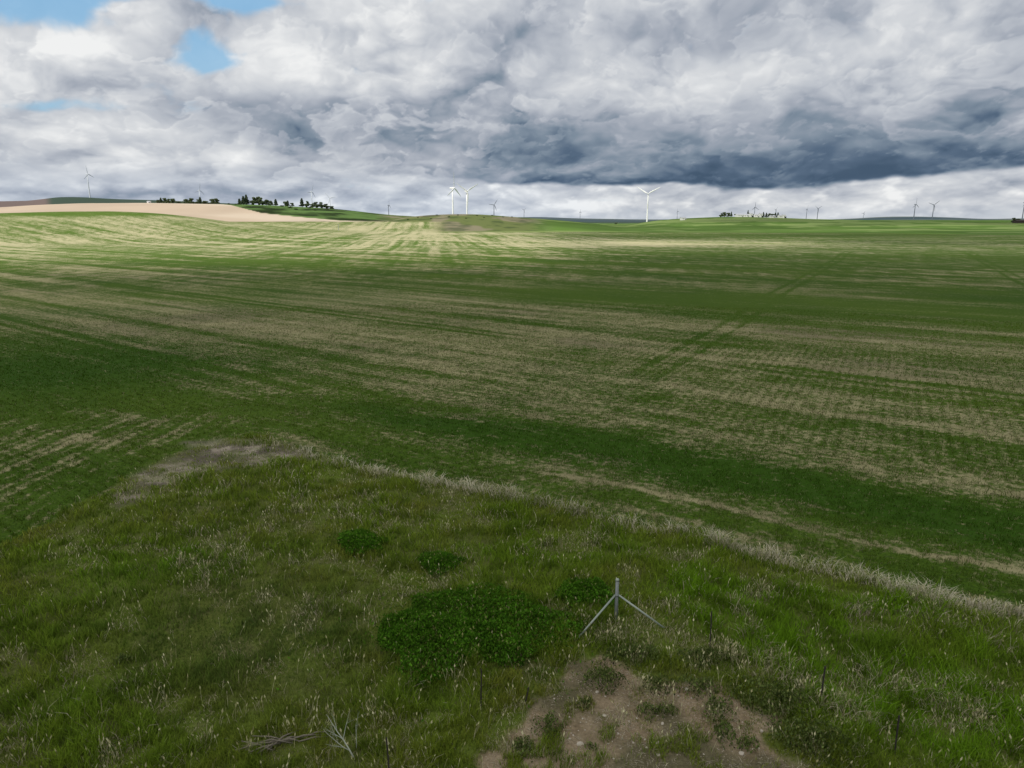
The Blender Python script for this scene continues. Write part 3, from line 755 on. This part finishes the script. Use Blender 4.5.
tree_run([('broad',160,3.5,4),('pine',163,5.5,4),('broad',167,5.6,5),('broad',171,5.2,5),('broad',175,5,6),('bush',180,2.4,6),('broad',188,5.5,6),('broad',193,6,6),('pine',202,6.5,5),('broad',200,5.4,6),('bush',207,3.4,6),('broad',214,6.4,6),('broad',218,6,6),('bush',230,2,3),('bush',238,1.8,3)],
         1415, 'row along the tan hilltop', 'trees along the tan hilltop')
tree_run([('pine',241,6,5),('pine',245,8,6),('pine',248,9.5,6),('broad',255,8.5,7),('broad',260,9.2,7),('broad',263,8.2,6),('broad',268,7,6),('broad',272,6,5),('pine',277,6.5,5)],
         1395, 'tallest hilltop clump', 'trees of the tallest hilltop clump')
tree_run([('bush',287,5,4),('pine',289,5.5,4),('broad',293,4.4,4),('pine',303,8.5,5.5),('broad',308,7,5),('bush',313,4,5),('broad',317,6.5,7),('broad',322,6.6,7),('broad',327,5,7),('bush',332,3,5)],
         1370, 'loose clump on the green slope', 'trees on the dark green slope')
tree_run([('broad',721,4.2,4),('broad',724,5,5),('broad',728,5,4),('pine',731,5,2.5)], 1470, 'small clump left of the farm', 'trees left of the farm')
tree_run([('bush',737,3.0,5),('broad',742,3.4,5),('pine',747.5,6.5,2.5),('broad',751,4,5),('broad',756,3.6,5)], 1475, 'group behind the farm', 'trees behind the farm buildings')
tree_run([('pine',763,5,3),('pine',766,4.4,3),('broad',769,4.2,4),('broad',772,4.4,4),('pine',775,4.8,3),('pine',777.5,5,3)], 1465, 'dark row right of the farm buildings', 'trees right of the farm')
tree_run([('broad',1014,4.4,4),('broad',1018,4,4.5)], 1300, 'pair by the dark shed', 'trees at the right edge')
tree_run([('bush',616,1.8,3)], 2000, 'rise by the largest turbine', 'shrubs near the large turbine')
# scrub bushes on the low ridge and the dark slope: each its own object
for i_, (u, r, w) in enumerate([(408,900,2.4),(418,930,2),(431,880,2.2),(437,960,2.4),(449,900,2.6),(458,940,2),(466,870,2),(477,930,2.6),(484,890,2),(492,960,2.4),(503,930,2),(512,960,2)]):
    put_tree('bush', 0, u, r, .9*r/737, w*r/737, 'low dark scrub bush, %s from the left on the low central ridge' % ORD[i_], 'scrub bushes on the low central ridge')
for i_, (u, r, w) in enumerate([(283,1290,4),(291,1230,4),(297,1180,4),(310,1260,3.5),(316,1180,3.5),(328,1250,4)]):
    put_tree('bush', 0, u, r, 1.3*r/737, w*r/737, 'dark bush, %s from the left in the green slope folds' % ORD[i_], 'bushes in the folds of the dark green slope')
for k, p in protos.items():
    if k not in used:
        for c in list(p.children): bpy.data.objects.remove(c)
        bpy.data.objects.remove(p)

# ================================================================== TURBINES
def turbine_proto(haze):
    mw = simple(['white_turbine_paint', 'turbine_paint_in_haze', 'shaded_turbine_paint'][haze], [(.80, .80, .80), (.56, .60, .64), (.11, .13, .15)][haze], .4, 0, .03, .05)  # distance haze and cloud shade are put into the grey paint colours
    t = empty('wind_turbine', (0, 0, 0))
    tw = MB().rings([[(r_*cos(a), r_*sin(a), zz) for a in np.linspace(0, 2*pi, 20, endpoint=False)] for (r_, zz) in [(2.3, -6), (2.2, 0), (1.95, 25), (1.65, 52), (1.35, 79.0)]]).build('tower', mw, t, True)
    MB().box((0, 1.6, 80.9), (3.6, 10.5, 3.8), .6).build('nacelle', mw, t)
    # rotor faces -y
    hub = MB().rings([[(r_*cos(a), yy, 81+r_*sin(a)) for a in np.linspace(0, 2*pi, 16, endpoint=False)] for (r_, yy) in [(1.5, -3.7), (1.75, -4.6), (1.5, -5.8), (.9, -6.8), (.2, -7.3)]]).build('hub', mw, t, True)
    me0 = None
    for k in range(3):
        b = MB(); rs = []
        for (s_, ch, th, tw_) in [(0.8, 1.5, 1.4, 0), (3, 1.7, 1.4, .1), (8, 3.9, 1.0, .22), (16, 3.3, .7, .15), (26, 2.4, .45, .08), (34, 1.7, .3, .04), (39.5, .55, .1, 0), (40.2, .15, .04, 0)]:
            ring = []
            for a in np.linspace(0, 2*pi, 10, endpoint=False):
                qx, qy = cos(a)*ch/2-(.2*ch if s_ > 4 else 0), sin(a)*th/2
                ring.append((qx*cos(tw_)-qy*sin(tw_), qx*sin(tw_)+qy*cos(tw_), s_))
            rs.append(ring)
        bo = b.rings(rs).build('blade', mw, hub, True)
        bo.location = (0, -4.9, 81); bo.rotation_euler = (0, k*2*pi/3, 0)
    return t
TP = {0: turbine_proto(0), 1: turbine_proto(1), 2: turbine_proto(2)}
tused = set()
def turbine(u, vh, z_guess, ph, yaw, haze, label, r=None):
    zb = z_guess
    if r is None:
        rs_ = np.linspace(2950, 9000, 400); k_ = (u-512)/719; yy_ = rs_/math.sqrt(1+k_*k_)
        r = float(rs_[np.argmin(np.abs(H+(220-vh)*rs_/737-height(k_*yy_, yy_)-81))])
    x, y = at_r(u, r); zb = hz(x, y); zh = H+(220-vh)*r/737; s = (zh-zb)/81
    p = TP[haze]; t = p if haze not in tused else copy_tree(p); tused.add(haze)
    t.location = (x, y, zb)
    for c_ in t.children:
        if c_.name.startswith('tower'): c_.scale = (1, 1, s)
        elif haze: c_.scale = (.78, .78, .78); c_.location = (0, 0, 81*s-81*.78)
        else: c_.location = (0, 0, 81*(s-1))
    t.rotation_euler = (0, 0, yaw-math.atan2(x, y))
    for i_, b in enumerate([c for h_ in t.children if h_.name.startswith('hub') for c in h_.children]): b.rotation_euler = (0, ph+i_*2*pi/3, 0)
    tag(t, label, 'wind turbine', 'wind turbines along the horizon')
D = R
turbine(647, 194.5, 8, D(62), D(0), 0, 'largest white turbine with two blades spread wide, right of centre', 2150)
turbine(453, 188.5, 9, D(-120), D(60), 0, 'tall white turbine on the low central ridge, left of its paler neighbour', 1800)
turbine(467, 191.5, 9, D(60), D(30), 0, 'white turbine just right of the tallest pair member on the central ridge', 1950)
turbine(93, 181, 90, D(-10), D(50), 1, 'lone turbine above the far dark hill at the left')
for (u, vh, zg, ph, yw, lab) in [
    (202,193,40,10,40,'faint turbine seen above the tree row on the tan hill'),
    (313,193,35,20,50,'faint turbine above the loose trees on the dark green slope'),
    (331,199,30,-40,0,'faint turbine just right of the loose trees on the slope'),
    (389,205.5,12,0,70,'small grey turbine where the dark green slope meets the horizon'),
    (494,205,12,35,30,'small hazy turbine right of the two white ridge turbines'),
    (524,210,12,50,20,'tiny hazy turbine where the central ridge runs out'),
    (580,212,10,0,50,'tiny hazy turbine midway between ridge and largest turbine'),
    (677,211.5,10,-20,60,'tiny grey turbine just right of the largest turbine'),
    (754,208,15,0,40,'tiny turbine rising behind the farm trees'),
    (775,210.5,12,40,60,'tiny turbine behind the right end of the farm row'),
    (806,210,8,15,70,'small dark turbine, left of the close pair right of the farm'),
    (817,209.5,8,60,40,'small turbine, right of the close pair right of the farm'),
    (863,214,8,30,30,'tiniest turbine left of the low dark far hill'),
    (913.5,206.5,12,0,60,'thin turbine standing over the low dark far hill'),
    (932,207,12,50,25,'thin turbine just right of the top of the far hill'),
    (1022,206,10,0,70,'turbine cut by the right edge above the dark shed')]:
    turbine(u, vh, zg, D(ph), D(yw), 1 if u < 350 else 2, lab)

# ================================================================== FARM BUILDINGS
m_wall = simple('white_painted_siding', (.78, .78, .76), .6, 0, .05, .3); m_roof = simple('grey_metal_roof', (.50, .51, .53), .5, .2, .1, .5)
m_glass = simple('dark_window', (.03, .035, .04), .2, 0, .1, 1); m_shed = simple('dark_brown_boards', (.045, .035, .03), .8, 0, .2, .5)
def building(u, r, w, d, h, rh, rz, label, wall=None, roof=None, win=2, name='farm_building'):
    wall = wall or m_wall; roof = roof or m_roof
    x, y = at_r(u, r); t = empty(name, (x, y, hz(x, y)), rz, label=label, cat='building')
    b = MB(); b.box((0, 0, h/2-.5), (w, d, h+1)); v0 = len(b.v)
    for sx in (-w/2, w/2): b.v += [(sx, -d/2, h), (sx, d/2, h), (sx, 0, h+rh)]
    b.f += [(v0, v0+1, v0+2), (v0+5, v0+4, v0+3)]; b.build('wall', wall, t)
    rf = MB(); e = .4
    for s_ in (-1, 1):
        k = len(rf.v); sl = rh/(d/2)
        for (zz) in (0.02, .22): rf.v += [(-w/2-e, s_*(d/2+e), h-e*sl+zz), (w/2+e, s_*(d/2+e), h-e*sl+zz), (w/2+e, 0, h+rh+zz), (-w/2-e, 0, h+rh+zz)]
        rf.f += [(k, k+1, k+2, k+3), (k+4, k+5, k+6, k+7), (k, k+1, k+5, k+4), (k+1, k+2, k+6, k+5), (k+2, k+3, k+7, k+6), (k+3, k, k+4, k+7)]
    rf.build('roof', roof, t)
    for q in range(win): MB().box((-w/2+(q+1)*w/(win+1), -d/2-.03, h*.55), (1.2, .06, 1.2)).build('window', m_glass, t)
    MB().box((w*.38, -d/2-.03, 1.2), (1.3 if h < 5 else 3.5, .08, 2.4 if h < 5 else 3.4)).build('door', m_glass if win else m_roof, t)
building(683, 1330, 9, 7, 3.6, 1.6, .2, 'small lone white shed at the left foot of the farm hill', win=1)
building(739, 1425, 13, 8, 3.6, 2, .1, 'long white shed, left end of the farm row')
building(745.5, 1430, 11, 8, 3.4, 1.8, -.1, 'low white shed next to the left end of the farm row')
building(750.5, 1420, 5, 7, 6.0, 1.6, .1, 'narrow tall white building in the middle of the farm row', win=1)
building(756, 1425, 9, 7, 4.2, 1.8, -.2, 'white farmhouse right of the narrow tall building')
building(760.5, 1420, 5, 6, 6.2, 1.8, .1, 'tall white building beside the dark conifer row', win=1)
building(772, 1410, 10, 6, 2.6, 1.2, .0, 'low white shed below the dark conifer row')
building(780, 1425, 8, 7, 4.0, 1.6, .1, 'white shed second from the right end of the farm row')
building(783.6, 1420, 5, 7, 5.2, 1.6, -.1, 'small white building at the right end of the farm row', win=1)
building(1020, 1285, 16, 8, 3.0, 1.6, .1, 'long low dark shed at the right edge', m_shed, m_shed, 0, 'dark_shed')
building(151, 1350, 5, 4, 2.0, 1, .0, 'tiny white shed at the left end of the hilltop tree row', win=1)
# lone marker pole in the far field
x, y = at_r(338, 700); t = empty('utility_pole', (x, y, hz(x, y)), 0, label='thin pale pole standing at the foot of the dark green slope', cat='pole')
MB().tube([(0, 0, -.5), (0, 0, 5.6)], [.30, .22], 8).build('pole', m_pale, t); MB().box((0, -.2, 5.0), (1.8, .15, .15)).build('crossarm', m_pale, t)

# ================================================================== UNSEEN CLOUD SHEET (out of frame, opacity shaped to cast the cloud shadow)
WORLD_K = 1.0
SUN_EL = 46; SUN_AZ = math.atan2(-.62, -.78)      # where the sun stands: behind and to the left
sd = np.array([sin(SUN_AZ)*cos(R(SUN_EL)), cos(SUN_AZ)*cos(R(SUN_EL)), sin(R(SUN_EL))])
ALT = 900.0
gx, gy = np.meshgrid(np.linspace(-3000, 2600, 225), np.linspace(-3000, 1450, 180))
gx = gx.ravel(); gy = gy.ravel()
ox, oy = gx-sd[0]/sd[2]*ALT, gy-sd[1]/sd[2]*ALT           # ground point each cloud point shades
Uo, Vo = ang(ox, np.maximum(oy, 1)); Vo = np.where(oy < 5, 900, Vo); Uo = np.where(oy < 5, 512, Uo)
wrp = (fbm(ox/120, oy/60, 203, 4)-.5)
ro = np.hypot(ox, oy)
left = 1-ss(500, 600, Uo+wrp*140)
lit_l = (1-ss(180, 330, ro+wrp*130))
lit = left*ss(70, 250, ro+wrp*150)
lit_r = .9*np.exp(-((Vo-243.5)/3.4)**2)*(1-ss(740, 860, Uo))+.42*(1-ss(229, 241, Vo+wrp*6))*ss(.35, .6, fbm(ox/300, oy/150, 205, 3))+.30*(1-ss(255, 275, Vo))*ss(.4, .6, fbm(ox/160, oy/60, 207, 3))
lit = np.clip(np.maximum(lit, (1-left)*lit_r), 0, 1)
lit = np.maximum(lit, ss(1500, 1900, ro)*.85)
alpha = np.clip(1-lit, 0, 1)
edge = ss(0, 350, 2600-np.abs(gx+200))*ss(0, 150, 1440-gy); alpha = alpha*edge
L = []; nx, ny = 225, 180
i, j = np.meshgrid(np.arange(ny-1), np.arange(nx-1), indexing='ij')
L = np.stack([i*nx+j, i*nx+j+1, (i+1)*nx+j+1, (i+1)*nx+j], -1).ravel()
m, n = material('shade_cloud_sheet')
al = n.attr('col').outputs['Color']
d_ = n.n('ShaderNodeBsdfDiffuse', ins={'Color': (.75, .77, .80, 1)}); t_ = n.n('ShaderNodeBsdfTranslucent', ins={'Color': (.95, .95, .93, 1)})
mx = n.n('ShaderNodeMixShader', ins={0: .62, 1: d_.outputs[0], 2: t_.outputs[0]}); tp = n.n('ShaderNodeBsdfTransparent')
m2 = n.n('ShaderNodeMixShader', ins={0: n.mul(n.sepc(al)[0], .85), 1: tp.outputs[0], 2: mx.outputs[0]})
oo = n.n('ShaderNodeOutputMaterial'); n.set(oo.inputs[0], m2.outputs[0])
cz = ALT+60*fbm(gx/300, gy/300, 211, 3)
o = np_mesh('unseen_shade_cloud', np.stack([gx, gy, cz], 1), L, np.arange(len(L)//4)*4, None, m, col=np.repeat(alpha[:, None], 3, 1), smooth=True)
tag(o, kind='structure')

# ================================================================== SUN + WORLD
sl = bpy.data.lights.new('sun', 'SUN'); sl.energy = 4.2; sl.angle = R(.55); sl.color = (1, .96, .89)
so = bpy.data.objects.new('sun', sl); COL.objects.link(so)
from mathutils import Vector
so.rotation_euler = Vector(-sd).to_track_quat('-Z', 'Y').to_euler()
w = bpy.data.worlds.new('World'); sc.world = w; w.use_nodes = True
w.cycles.sampling_method = 'MANUAL'; w.cycles.sample_map_resolution = 256
n = N(w.node_tree)
D_ = n.n('ShaderNodeTexCoord').outputs['Generated']
sky = n.n('ShaderNodeTexSky', sky_type='NISHITA', sun_disc=False, sun_elevation=R(SUN_EL), sun_rotation=SUN_AZ, air_density=1.0, dust_density=1.0)
# high overcast filling the upper sky, with the blue sky faintly behind it
cn = n.noise(D_, 2.2, 3, .5)
cc = n.mix(n.sm(.38, .68, cn), (.47, .50, .56, 1), (.74, .75, .77, 1))
skyc = n.vm('MULTIPLY', sky.outputs[0], (.10, .10, .10))
cc = n.mix(.80, skyc, cc)
bg = n.n('ShaderNodeBackground', ins={'Color': cc, 'Strength': WORLD_K})
oo = n.n('ShaderNodeOutputWorld'); n.set(oo.inputs[0], bg.outputs[0])

def ae(u, v):
    a = (u-512)/F; b = (v-384)/F; X, Y, Zz = a, CP-b*SP, -SP-b*CP; l = math.sqrt(X*X+Y*Y+Zz*Zz)
    return math.atan2(X, Y), math.asin(Zz/l)
PX = 1/737.
def cloud_colour(az, el):
    """colour of the broken cloud deck seen towards bearing az, elevation el"""
    lel = np.log(np.maximum(el, 0)+.14)
    X = az*7.0; Y = lel*3.1
    wx = gf(X*.9+3, Y*.9, 301, 4); wy = gf(X*.9+40, Y*.9+9, 305, 4)
    xw = X+wx*.22; yw = Y+wy*.18
    fx = gf(X*3.1, Y*3.1, 311, 3); fy = gf(X*3.1+7, Y*3.1+3, 315, 3)
    xd = xw+fx*.045; yd = yw+fy*.04
    def puff(px, py, o=5): return gf(px*1.05, py*1.25, 321, o, .50, True)
    def sf(px, py, o=5): return gf(px*.9, py*1.15+4, 337, o, .50)
    p0 = puff(xd, yd, 6); p1 = puff(xd-.20, yd+.22, 4); p2 = puff(xd-.06, yd+.07, 6)
    s0 = sf(xd, yd); s1 = sf(xd-.25, yd+.28, 3)
    big = gf(xw*.45, yw*.5+4, 331, 3); mk = .45+.55*ss(-.25, .35, gf(X*.7+20, Y*.8, 347, 3))
    soft = s0; det = gf(xd*5.5, yd*6.0, 341, 4, .6)
    azw = az+wx*.030+fx*.006; elw = el+wy*.014+fy*.005
    def SB(u, v, ru, rv, wt):
        a, e = ae(u, v); return wt*np.exp(-((azw-a)/(ru*PX))**2-((elw-e)/(rv*PX))**2)
    T = .685+big*.13+s0*.14+(s0-s1)*.22+mk*((p0-p1)*.20+(p0-p2)*.16)+p0*.10+det*.015
    for q in BL: T = T+SB(*q)
    for (sc_, sd_, th, wt, ox_, oy_) in [(.62, 401, .02, .75, 0, 0), (1.15, 411, .06, .7, 3.1, 1.7), (1.9, 421, .10, .48, 7.7, 4.2), (3.0, 431, .14, .28, 1.3, 8.8)]:
        ax, ay = xd*sc_+ox_, yd*sc_*1.25+oy_
        n0 = gf(ax, ay, sd_, 6, .50)+.12*gf(ax*3.2, ay*3.2, sd_+7, 4, .5, True); n1 = gf(ax-.16, ay+.26, sd_, 4, .50)
        mk_ = ss(th, th+.07, n0)
        lit_ = np.clip((n0-n1)*1.6, -.28, .34)
        TL = T*.62+.38*.62+lit_*.42-.16*ss(th+.08, th+.55, n0)+.10*(1-ss(th, th+.16, n0))+det*.01
        T = T+(TL-T)*mk_*wt
    a0, e0 = ae(700, 187)
    eedge = e0+(azw-a0)**2*(21/737./(310/737.)**2*.70)
    delta = elw-eedge; deltaf = el-eedge+fx*.0065+wy*.010+gf(az*9, az*3+2, 377, 3)*.010+det*.001
    A = ss(ae(340, 100)[0], ae(640, 100)[0], azw)*(1-.18*ss(ae(880, 100)[0], ae(1060, 100)[0], azw))
    fall = np.exp(-np.maximum(delta/(50*PX), 0))
    Tup = np.maximum(T-A*fall*.70, .03+.05*p0)
    X2 = az*11.; Y2 = el*33.
    X2 = X2+gf(X2, Y2, 351, 2)*.2; Y2 = Y2+gf(X2+5, Y2, 355, 2)*.2
    l0 = gf(X2, Y2, 361, 6, .55); l1 = gf(X2-.12, Y2+.30, 361, 5, .55)
    Tl = .70+(l0-l1)*.30+l0*.22+np.maximum(gf(az*26, el*60, 375, 4)-.12, 0)*.55+gf(X2*.4, Y2*.5, 371, 3)*.16+det*.03
    for q in BLOW: Tl = Tl+SB(*q)
    e_sharp = ss(-.0050, .0045, deltaf+p0*.004); e_soft = ss(ae(0, 200)[1], ae(0, 150)[1], elw)
    lm = ss(ae(300, 100)[0], ae(440, 100)[0], az)
    em = e_sharp*lm+e_soft*(1-lm)
    T = Tup*em+Tl*(1-em)
    st = [(0, rgb(68, 88, 110)), (.15, rgb(88, 107, 129)), (.32, rgb(126, 141, 157)), (.5, rgb(164, 171, 183)), (.66, rgb(190, 195, 203)), (.82, rgb(212, 215, 219)), (1.0, rgb(240, 241, 241))]
    xs = [q[0] for q in st]
    c = np.stack([np.interp(T, xs, [q[1][k] for q in st]) for k in range(3)], 1)
    hf = (.30*(1-ss(0, .022, el)))[:, None]; c = c*(1-hf)+np.array(rgb(200, 209, 219))*hf
    tb = (.30*(1-ss(.02, .085, el))*(1-ss(-.1, .25, az)))[:, None]; c = c*(1-tb)+c*np.array([.80, .93, 1.10])*tb
    hole = 0
    for q in HOLES: hole = hole+SB(*q)
    hole = hole-soft*.55-p0*.5+det*.22
    hm = ss(.34, .95, hole)[:, None]*.88
    bt = ss(0, .28, el)[:, None]; blue = np.array(rgb(172, 208, 226))*(1-bt)+np.array(rgb(132, 184, 224))*bt
    c = c*(1-hm)+blue*hm
    up = ss(.29, .52, el)[:, None]; c = c*(1-up)+np.array([.50, .53, .58])*up
    return c
BL = [(340,60,75,45,.20),(300,30,80,30,.08),(60,60,90,25,.08),(40,135,70,14,.10),(160,135,60,14,.08),(120,80,70,18,.08),(230,70,60,18,.05),(610,75,90,40,.10),(860,40,80,35,.12),(760,70,90,30,.10),(960,30,60,25,.08),(600,125,30,12,.10),
      (480,60,120,40,.05),(230,115,50,16,-.22),(290,125,80,20,-.30),(370,145,90,18,-.26),(480,115,120,25,-.20),(560,130,100,22,-.08),(500,15,130,25,-.05),(700,20,100,20,-.04),(470,20,80,20,-.05),(100,165,140,12,-.05),(420,162,60,14,.12),(250,150,70,12,.08),(560,112,30,10,.12),(60,185,120,8,-.14),(250,180,120,8,-.08),(190,10,60,14,-.10),(1010,110,60,30,-.08)]
BLOW = [(60,192,150,6,-.16),(230,190,150,6,-.10),(700,205,400,4,.06),(990,196,60,7,.1),(870,200,40,6,.15),(530,190,40,8,.12),(430,206,40,6,.1)]
HOLES = [(45,8,56,22,1.0),(190,36,20,16,.75),(214,54,20,10,.6),(240,0,40,8,.7),(212,62,22,9,.6),(60,108,80,7,.55),(30,98,60,6,.45),(120,-14,90,16,.9),(430,-4,30,9,.7),(165,12,40,16,-.9),(540,-60,60,20,.4)]
fine = np.radians(np.linspace(-44, 44, 1250)); rest = np.radians(np.linspace(44, 316, 260)[1:-1])
A_ = np.concatenate([fine, rest]); E_ = np.concatenate([np.radians(np.linspace(-2.5, 0, 6)), np.radians(np.linspace(0, 19, 300))[1:], np.radians(np.linspace(19, 34, 30))[1:]])
ee, aa = np.meshgrid(E_, A_, indexing='ij'); ee = ee.ravel(); aa = aa.ravel()
aw = np.where(aa > pi, aa-2*pi, aa)
cl = cloud_colour(aw, ee)
RS = 70000.
V = np.stack([RS*np.cos(ee)*np.sin(aa), RS*np.cos(ee)*np.cos(aa), RS*np.sin(ee)], 1)
ne, na = len(E_), len(A_)
i, j = np.meshgrid(np.arange(ne-1), np.arange(na), indexing='ij'); j2 = (j+1) % na
L = np.stack([i*na+j, i*na+j2, (i+1)*na+j2, (i+1)*na+j], -1).ravel()
m, n = material('cloud_deck')
em_ = n.n('ShaderNodeEmission', ins={'Color': n.attr('col').outputs['Color'], 'Strength': 1.0})
oo = n.n('ShaderNodeOutputMaterial'); n.set(oo.inputs[0], em_.outputs[0]); m.cycles.emission_sampling = 'NONE'
o = np_mesh('sky', V, L, np.arange(len(L)//4)*4, None, m, col=cl, smooth=True)
tag(o, kind='structure')

# ================================================================== CAMERA
cd = bpy.data.cameras.new('camera'); cam = bpy.data.objects.new('camera', cd); COL.objects.link(cam)
cam.location = (0, 0, H); cam.rotation_euler = (pi/2-PITCH, 0, 0)
cd.sensor_fit = 'HORIZONTAL'; cd.sensor_width = 36; cd.lens = 36*F/1024; cd.clip_start = .1; cd.clip_end = 100000
sc.camera = cam
sc.view_settings.view_transform = 'Standard'; sc.view_settings.look = 'None'; sc.view_settings.exposure = 0; sc.view_settings.gamma = 1
sc.render.resolution_x = 1024; sc.render.resolution_y = 768
if hasattr(sc.cycles, 'transparent_max_bounces'): sc.cycles.transparent_max_bounces = 8
